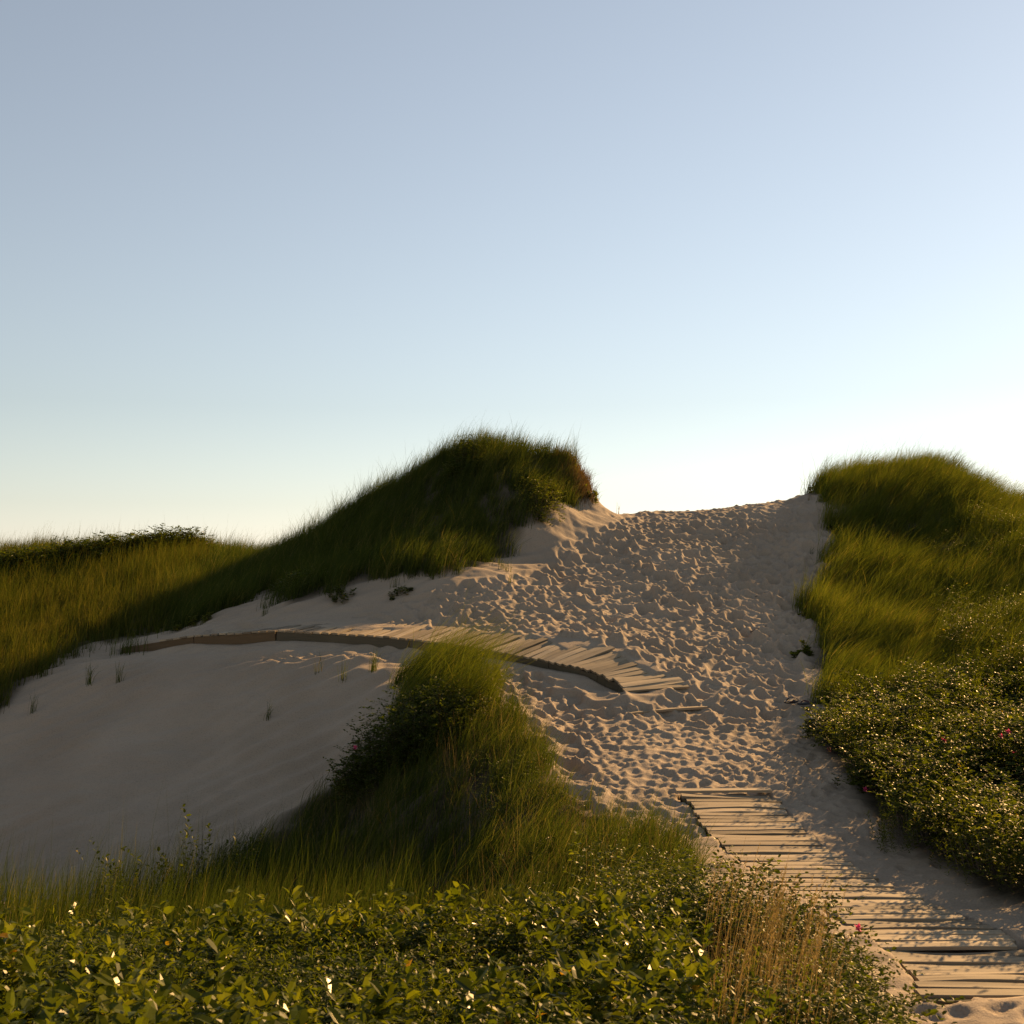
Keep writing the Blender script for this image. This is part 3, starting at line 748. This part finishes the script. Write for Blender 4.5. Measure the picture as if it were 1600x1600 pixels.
# ------------------------------------------------------------------ individual bushes and plants
def petals_mesh(c, r_, n=5):
    a = np.arange(n) * 2 * math.pi / n
    dv = np.stack([np.cos(a), np.sin(a) , np.full(n, .45)], -1); dv = dv @ np.array([[1,0,0],[0,.5,.86],[0,-.86,.5]])
    a2 = a + .6; dv2 = np.stack([np.cos(a2), np.sin(a2), np.full(n, 1.1)], -1) @ np.array([[1,0,0],[0,.5,.86],[0,-.86,.5]])
    d_ = np.r_[dv, dv2]; k = len(d_)
    V_, T_, Q_, R_ = leaves(np.array([c] * k), d_, np.r_[np.full(n, r_), np.full(n, r_ * .7)], np.full(k, r_ * 1.1), np.zeros(k), rng.random(k), -1.2)
    return np_mesh('flower', V_, [T_, Q_], [M['petal']], R_)
def bush(name, u, v, Y, rad, h, n, kind, leaf, mat, label, cat, group=None, flowers=(), ry=None, ground=True, lean=(0,0), rb=.4):
    c = np.array([(u - 800) / F * Y, Y]) if Y else hit(u, v)
    z0 = float(gz(*c))
    e = empty(name, (c[0], c[1], z0), label, cat, group)
    a = rng.uniform(0, 6.28, n); q = np.sqrt(rng.random(n)); ry = ry or rad
    x = c[0] + rad * q * np.cos(a); y = c[1] + ry * q * np.sin(a)
    z = gz(x, y) - .02
    hh = h * (1.05 - .55 * q ** 2) * rng.uniform(.6, 1.1, n)
    V_, T_, Q_, R_ = shoots(kind, x, y, z, hh, leaf, np.full(n, rb), lean)
    o = D.objects.new('foliage', np_mesh('foliage', V_ - [c[0], c[1], z0], [T_, Q_], [mat], R_)); link(o, e)
    o = D.objects.new('stem', stems_mesh('stem', x - c[0], y - c[1], z - z0, hh)); link(o, e)
    for (fu, fv, fr) in flowers:
        # the bloom sits at the canopy's outer surface
        Yf = c[1] - ry * 1.15
        d = P(fu, fv, Yf)
        f = D.objects.new('flower', petals_mesh(d - [c[0], c[1], z0], fr)); link(f, e)
    return e
G1 = 'rose bushes along the sandy edge of the right bank'
bush('rose_bush', 1310, 1160, 18.2, .62, .55, 70, 'rose', .048, M['rose'], 'dark rose bush with two pink blooms at the sand edge below the flip-flops', 'bush', G1, [(1296,1172,.055),(1322,1155,.06)])
bush('rose_bush', 1372, 1245, 15.7, .6, .5, 70, 'rose', .046, M['rose'], 'rose bush with one pink bloom where the sand strip narrows on the right bank', 'bush', G1, [(1352,1234,.05)])
bush('rose_bush', 1480, 1190, 15.8, .7, .55, 70, 'rose', .048, M['rose'], 'rose bush with a single pink bloom in the middle of the right bank', 'bush', G1, [(1475,1157,.05)])
bush('rose_bush', 1575, 1190, 15.5, .7, .55, 70, 'rose', .048, M['rose'], 'rose bush with three pink blooms at the right edge of the photo', 'bush', G1, [(1575,1144,.05),(1564,1151,.045),(1586,1178,.045)])
bush('shrub', 1440, 1320, 13.3, .6, .65, 70, 'lance', .06, M['bay'], 'dark low shrub over the grey sand beside the middle of the lower boardwalk', 'shrub', 'shrubs along the foot of the right bank')
bush('shrub', 1545, 1375, 12.2, .65, .7, 70, 'lance', .06, M['bay'], 'dark shrub at the right photo edge above the bend of the lower boardwalk', 'shrub', 'shrubs along the foot of the right bank')
bush('rose_bush', 640, 1185, 18.1, 1.15, .95, 300, 'rose', .052, M['rose'], 'dark rounded rose bush leaning over the shaded hollow with one pink bloom', 'bush', None, [(555,1168,.05)], ry=.8)
bush('rose_bush', 745, 1080, 19.9, .42, .72, 60, 'bay', .055, M['bay'], 'glossy bush glinting at the right shoulder of the knoll before the upper boardwalk', 'bush')
bush('rose_bush', 845, 800, 29.8, .6, .65, 60, 'rose', .055, M['rose'], 'bright green rose bush on the sand face of the left dune', 'bush', None, rb=.6)
bush('rose_bush', 730, 760, 31.3, .6, .8, 50, 'rose', .055, M['rose'], 'leafy rose bush in the grass near the top of the left dune', 'bush')
bush('rose_bush', 470, 930, 27.2, .6, .5, 60, 'rose', .05, M['rose'], 'dark bush hanging over the sand at the foot of the left dune', 'bush', None)
bush('rose_bush', 1235, 1345, 8.6, .38, .85, 70, 'rose', .040, M['rose'], 'glossy rose bush overhanging the left edge of the lower boardwalk', 'bush', None)
bush('rose_bush', 1325, 1500, 7.7, .3, .66, 60, 'rose', .030, M['rose'], 'rose bush with a pink bloom beside the lower boardwalk behind the dry grass', 'bush', None, [(1341,1450,.035)])
for i, (u, Y, lab) in enumerate([(30,35.5,'leftmost'),(110,36,'second from the left'),(190,36.5,'third from the left'),(265,37,'rightmost')]):
    bush('far_bush', u, 0, Y - .4, 1.6, .95, 300, 'rose', .08, M['rose'], f'dark bush on the far left ridge, {lab} of four', 'bush', 'bushes along the far left ridge', ry=.6)
# small single plants
bush('small_plant', 1258, 958, None, .16, .16, 9, 'bay', .07, M['bay'], 'small green sprig on lit sand at the left edge of the right dune grass', 'plant', None, rb=.6)
bush('small_plant', 1250, 1020, None, .22, .18, 10, 'bay', .08, M['bay'], 'small dark plant on shaded sand beside the right dune grass above the flip-flops', 'plant')
bush('small_plant', 1312, 840, None, .3, .3, 14, 'bay', .08, M['bay'], 'dark clump of leaves at the upper left foot of the right dune grass', 'plant')
bush('small_plant', 925, 786, 31.6, .16, .36, 8, 'bay', .09, M['bay'], 'small leafy sprout on the skyline at the right end of the left dune', 'plant', None, rb=.6)
bush('small_plant', 625, 927, None, .28, .2, 10, 'rose', .05, M['rose'], 'small dark plant alone on the shaded sand below the left dune', 'plant')
bush('small_plant', 535, 930, None, .3, .28, 12, 'rose', .05, M['rose'], 'dark clump of leaves at the sand edge below the middle of the left dune', 'plant')
bush('small_plant', 295, 983, None, .5, .25, 26, 'rose', .045, M['rose'], 'pale green creeping plant at the left end of the upper boardwalk', 'plant', None, rb=.7)
bush('leafy_plant', 320, 1330, 15.2, .55, 1.35, 34, 'bay', .06, M['rose'], 'dark leafy weed rising from the tall grass below the shaded hollow', 'plant', None)
bush('leafy_plant', 205, 1360, 14.0, .4, 1.35, 16, 'bay', .055, M['rose'], 'smaller dark weed in the tall grass at the left, left of the tallest weed', 'plant')
bush('leafy_plant', 390, 1320, 15.2, .35, 1.15, 14, 'bay', .055, M['rose'], 'thin dark weed standing just right of the tallest weed in the grass', 'plant')

# brown dead tangle on the right end of the left dune
e = empty('dead_shrub', (*hit(900, 782), float(gz(*hit(900, 782)))), 'rusty brown dead tangle of roots and grass at the right end of the left dune', 'shrub')
q0 = hp([(868,776),(905,779),(928,786)]); q0 = q0 + [(2.15,32.3),(1.2,32.6)]
qx, qy = scatter(q0, 90, .1)
me = grass_field('tangle', None, 0, 26, .46, M['rust'], wind=(.1, 0), width=.012, spread=.07, mesh_only=True, xy=(qx, qy), splay=.5)
co = np.empty(len(me.vertices) * 3, np.float32); me.vertices.foreach_get('co', co); co = (co.reshape(-1, 3) - np.array(e.location, np.float32)).ravel(); me.vertices.foreach_set('co', co)
link(D.objects.new('dry_stalks', me), e)

# single grass tufts on open sand
def tuft(u, v, h, n, label, wind=(.15, 0), width=.008, spread=.03, splay=.28, mat='grass', Y=None, rb=0.):
    c = hit(u, v) if Y is None else np.array([(u - 800) / F * Y, Y])
    me = grass_field('grass_tuft', None, 0, n, h, M[mat], wind=wind, width=width, spread=spread, mesh_only=True, xy=(np.array([c[0]]), np.array([c[1]])), splay=splay, hvar=0, rbias=rb)
    o = link(D.objects.new('grass_tuft', me)); 
    z = float(gz(*c)); o.location = (c[0], c[1], z)
    co = np.empty(len(me.vertices) * 3, np.float32); me.vertices.foreach_get('co', co); co = (co.reshape(-1, 3) - np.array([c[0], c[1], z], np.float32)).ravel(); me.vertices.foreach_set('co', co)
    tag(o, label, 'grass tuft', 'single grass tufts on open sand')
tuft(140, 1070, .62, 22, 'forked green grass tuft in shaded sand at far left, left of two neighbours')
tuft(187, 1064, .55, 20, 'slim green grass tuft in shaded sand at far left, right of two neighbours')
tuft(65, 1055, .35, 12, 'small grass tuft on the shaded sand just below the left meadow')
tuft(52, 1116, .5, 18, 'low dark grass tuft on shaded sand at the left photo edge')
tuft(497, 1055, .45, 9, 'thin yellowish grass tuft on the sand slope below the upper boardwalk', mat='meadow')
tuft(536, 1066, .36, 12, 'short grass tuft on the slope right of the thin yellowish one')
tuft(418, 1126, .42, 14, 'small dark grass tuft alone in the middle of the shaded sand slope')
tuft(583, 1050, .62, 30, 'upright grass tuft standing just left of the grassy knoll')
tuft(412, 962, .35, 12, 'sparse dark grass tuft on shaded sand behind the left part of the upper boardwalk')
tuft(966, 792, .42, 7, 'sparse dry grass tuft on the skyline left of the sand saddle', mat='grass_dry', width=.01, Y=32.7)
tuft(1264, 777, .62, 7, 'sparse dry grass tuft on the skyline right of the sand saddle', mat='grass_dry', width=.01, Y=32.7, splay=.35)
tuft(1268, 860, .35, 12, 'faint thin grass tuft on the upper shaded sand beside the right dune')
tuft(900, 776, .95, 12, 'tall thin grass stalks above the rusty brown shrub of the left dune', mat='grass', width=.012, Y=32.0, wind=(.0, 0), splay=.2)
tuft(455, 1300, .95, 26, 'tall dark grass tuft rising against the shaded sand left of the rose bush', Y=16.0, width=.006)

# ------------------------------------------------------------------ flip-flops, driftwood
tuft(200, 1012, .8, 70, 'dense dark grass tuft hiding the left end of the upper boardwalk', spread=.22, Y=24.85, width=.011)
def flipflop(u, v, ang, tilt, label):
    c = hit(u, v); z = float(gz(*c))
    e = empty('flip_flop', (c[0], c[1], z + .06), label, 'sandal', 'pair of flip-flops left on the sand')
    n = 28; k = []
    for i in range(n):
        t = 2 * math.pi * i / n; x = .14 * math.cos(t); wv = .048 * (1 + .22 * math.cos(t)) * (1 - .18 * math.exp(-((x + .01) / .05) ** 2))
        k.append((x, wv * math.sin(t)))
    V_ = [(x, y, .0 + .010 * (x / .14) ** 2) for x, y in k] + [(x * .97, y * .96, .022 + .010 * (x / .14) ** 2) for x, y in k]
    Fc = [tuple(range(n))[::-1], tuple(range(n, 2 * n))] + [(i, (i+1) % n, n + (i+1) % n, n + i) for i in range(n)]
    me = D.meshes.new('sole'); me.from_pydata(V_, [], Fc); me.materials.append(M['rubber']); me.update()
    s = D.objects.new('sole', me); link(s, e)
    V_, Fc = [], []
    for sg in (-1, 1):
        pts = [Vector((.085, 0, .028)), Vector((.06, sg * .012, .052)), Vector((.02, sg * .032, .062)), Vector((-.02, sg * .043, .045)), Vector((-.045, sg * .045, .020))]
        for i, p in enumerate(pts):
            w_ = .006 + .004 * i
            b0 = len(V_)
            V_ += [tuple(p + Vector((w_, 0, .0))), tuple(p + Vector((0, 0, .006))), tuple(p + Vector((-w_, 0, 0))), tuple(p + Vector((0, 0, -.004)))]
            if i:
                for j in range(4): Fc.append((b0 - 4 + j, b0 - 4 + (j+1) % 4, b0 + (j+1) % 4, b0 + j))
    me = D.meshes.new('strap'); me.from_pydata(V_, [], Fc); me.materials.append(M['strap']); me.update()
    s = D.objects.new('strap', me); link(s, e)
    e.rotation_euler = (tilt[0], tilt[1], ang)
    e.scale = (1.12, 1.12, 1.12)
flipflop(1236, 1104, math.radians(28), (.45, -.1), 'black flip-flop with dark red strap on the sand, left of the pair')
flipflop(1260, 1103, math.radians(165), (.25, .12), 'black flip-flop lying against the grass, right of the pair')
def stick(u0, v0, u1, v1, r_, label):
    a = hit(u0, v0); b = hit(u1, v1); A = Vector((*a, float(gz(*a)) + r_)); Bv = Vector((*b, float(gz(*b)) + r_ * 1.5))
    n = 9; k = 7; V_ = []; Fc = []
    d = (Bv - A); s = d.cross(Vector((0,0,1))).normalized(); u_ = s.cross(d).normalized()
    for i in range(n):
        t = i / (n - 1); c = d * t + u_ * rng.normal(0, r_ * .5) + s * rng.normal(0, r_ * .8); rr = r_ * (1 - .6 * abs(t - .4)) * rng.uniform(.8, 1.2)
        for j in range(k):
            an = 2 * math.pi * j / k; V_.append(tuple(c + s * rr * math.cos(an) + u_ * rr * math.sin(an)))
    for i in range(n - 1):
        for j in range(k): Fc.append((i*k + j, i*k + (j+1) % k, (i+1)*k + (j+1) % k, (i+1)*k + j))
    Fc += [tuple(range(k))[::-1], tuple(range((n-1)*k, n*k))]
    me = D.meshes.new('driftwood'); me.from_pydata(V_, [], Fc); me.materials.append(M['twig']); me.update()
    o = D.objects.new('driftwood', me); o.location = A; link(o); tag(o, label, 'driftwood', 'driftwood sticks on the trampled slope')
stick(1172, 981, 1198, 978, .02, 'short dark stick lying in the footprints below the lit sand patch on the right')
stick(1180, 925, 1196, 919, .012, 'thin twig on the trampled slope near the lit sand patch')

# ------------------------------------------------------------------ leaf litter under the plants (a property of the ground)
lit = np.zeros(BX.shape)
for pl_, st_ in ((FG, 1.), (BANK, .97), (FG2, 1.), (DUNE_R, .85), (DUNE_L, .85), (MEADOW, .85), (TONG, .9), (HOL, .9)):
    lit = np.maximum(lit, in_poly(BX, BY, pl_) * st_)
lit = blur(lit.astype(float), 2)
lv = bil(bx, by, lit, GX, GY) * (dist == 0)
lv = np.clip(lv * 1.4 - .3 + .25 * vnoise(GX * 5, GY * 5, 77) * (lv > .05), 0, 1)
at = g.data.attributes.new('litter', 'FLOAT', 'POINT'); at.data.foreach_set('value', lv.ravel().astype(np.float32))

# ------------------------------------------------------------------ light
EL, AZ = math.radians(23.5), math.radians(50)      # AZ: from +X towards +Y
sd = Vector((math.cos(EL) * math.cos(AZ), math.cos(EL) * math.sin(AZ), math.sin(EL)))
sl = D.lights.new('sun', 'SUN'); sl.energy = 5.0; sl.angle = math.radians(.6); sl.color = (1, .62, .27)
so = link(D.objects.new('sun', sl)); so.rotation_euler = (-sd).to_track_quat('-Z', 'Y').to_euler(); so.location = (20, 20, 20)
wd = D.worlds.new('World'); scene.world = wd; wd.use_nodes = True
nt = wd.node_tree; bg = nt.nodes['Background']; bg.inputs['Strength'].default_value = .05
sk = nt.nodes.new('ShaderNodeTexSky'); sk.sky_type = 'NISHITA'; sk.sun_disc = False
sk.sun_elevation = EL; sk.sun_rotation = math.pi / 2 - AZ; sk.altitude = 0; sk.air_density = 1.3; sk.dust_density = .12; sk.ozone_density = 1.7
hs = nt.nodes.new('ShaderNodeHueSaturation'); hs.inputs['Saturation'].default_value = .50
nt.links.new(sk.outputs[0], hs.inputs['Color']); tn = nt.nodes.new('ShaderNodeMix'); tn.data_type = 'RGBA'; tn.blend_type = 'MULTIPLY'; tn.inputs[0].default_value = 1; tn.inputs[7].default_value = (.965, .982, 1.01, 1)
nt.links.new(hs.outputs[0], tn.inputs[6]); nt.links.new(tn.outputs[2], bg.inputs['Color'])

cam = D.cameras.new('camera'); cam.sensor_width = 36; cam.lens = F / 1600 * 36; cam.clip_end = 8000; cam.clip_start = .05
co = link(D.objects.new('camera', cam)); co.location = (0, 0, CZ); co.rotation_euler = (math.pi / 2 + PITCH, 0, 0)
cam.dof.use_dof = True; cam.dof.focus_distance = 20; cam.dof.aperture_fstop = 8
scene.camera = co
scene.view_settings.view_transform = 'Standard'; scene.view_settings.look = 'None'; scene.view_settings.exposure = 1.22; scene.view_settings.gamma = 1
print('VERTS', sum(len(m.vertices) for m in D.meshes))
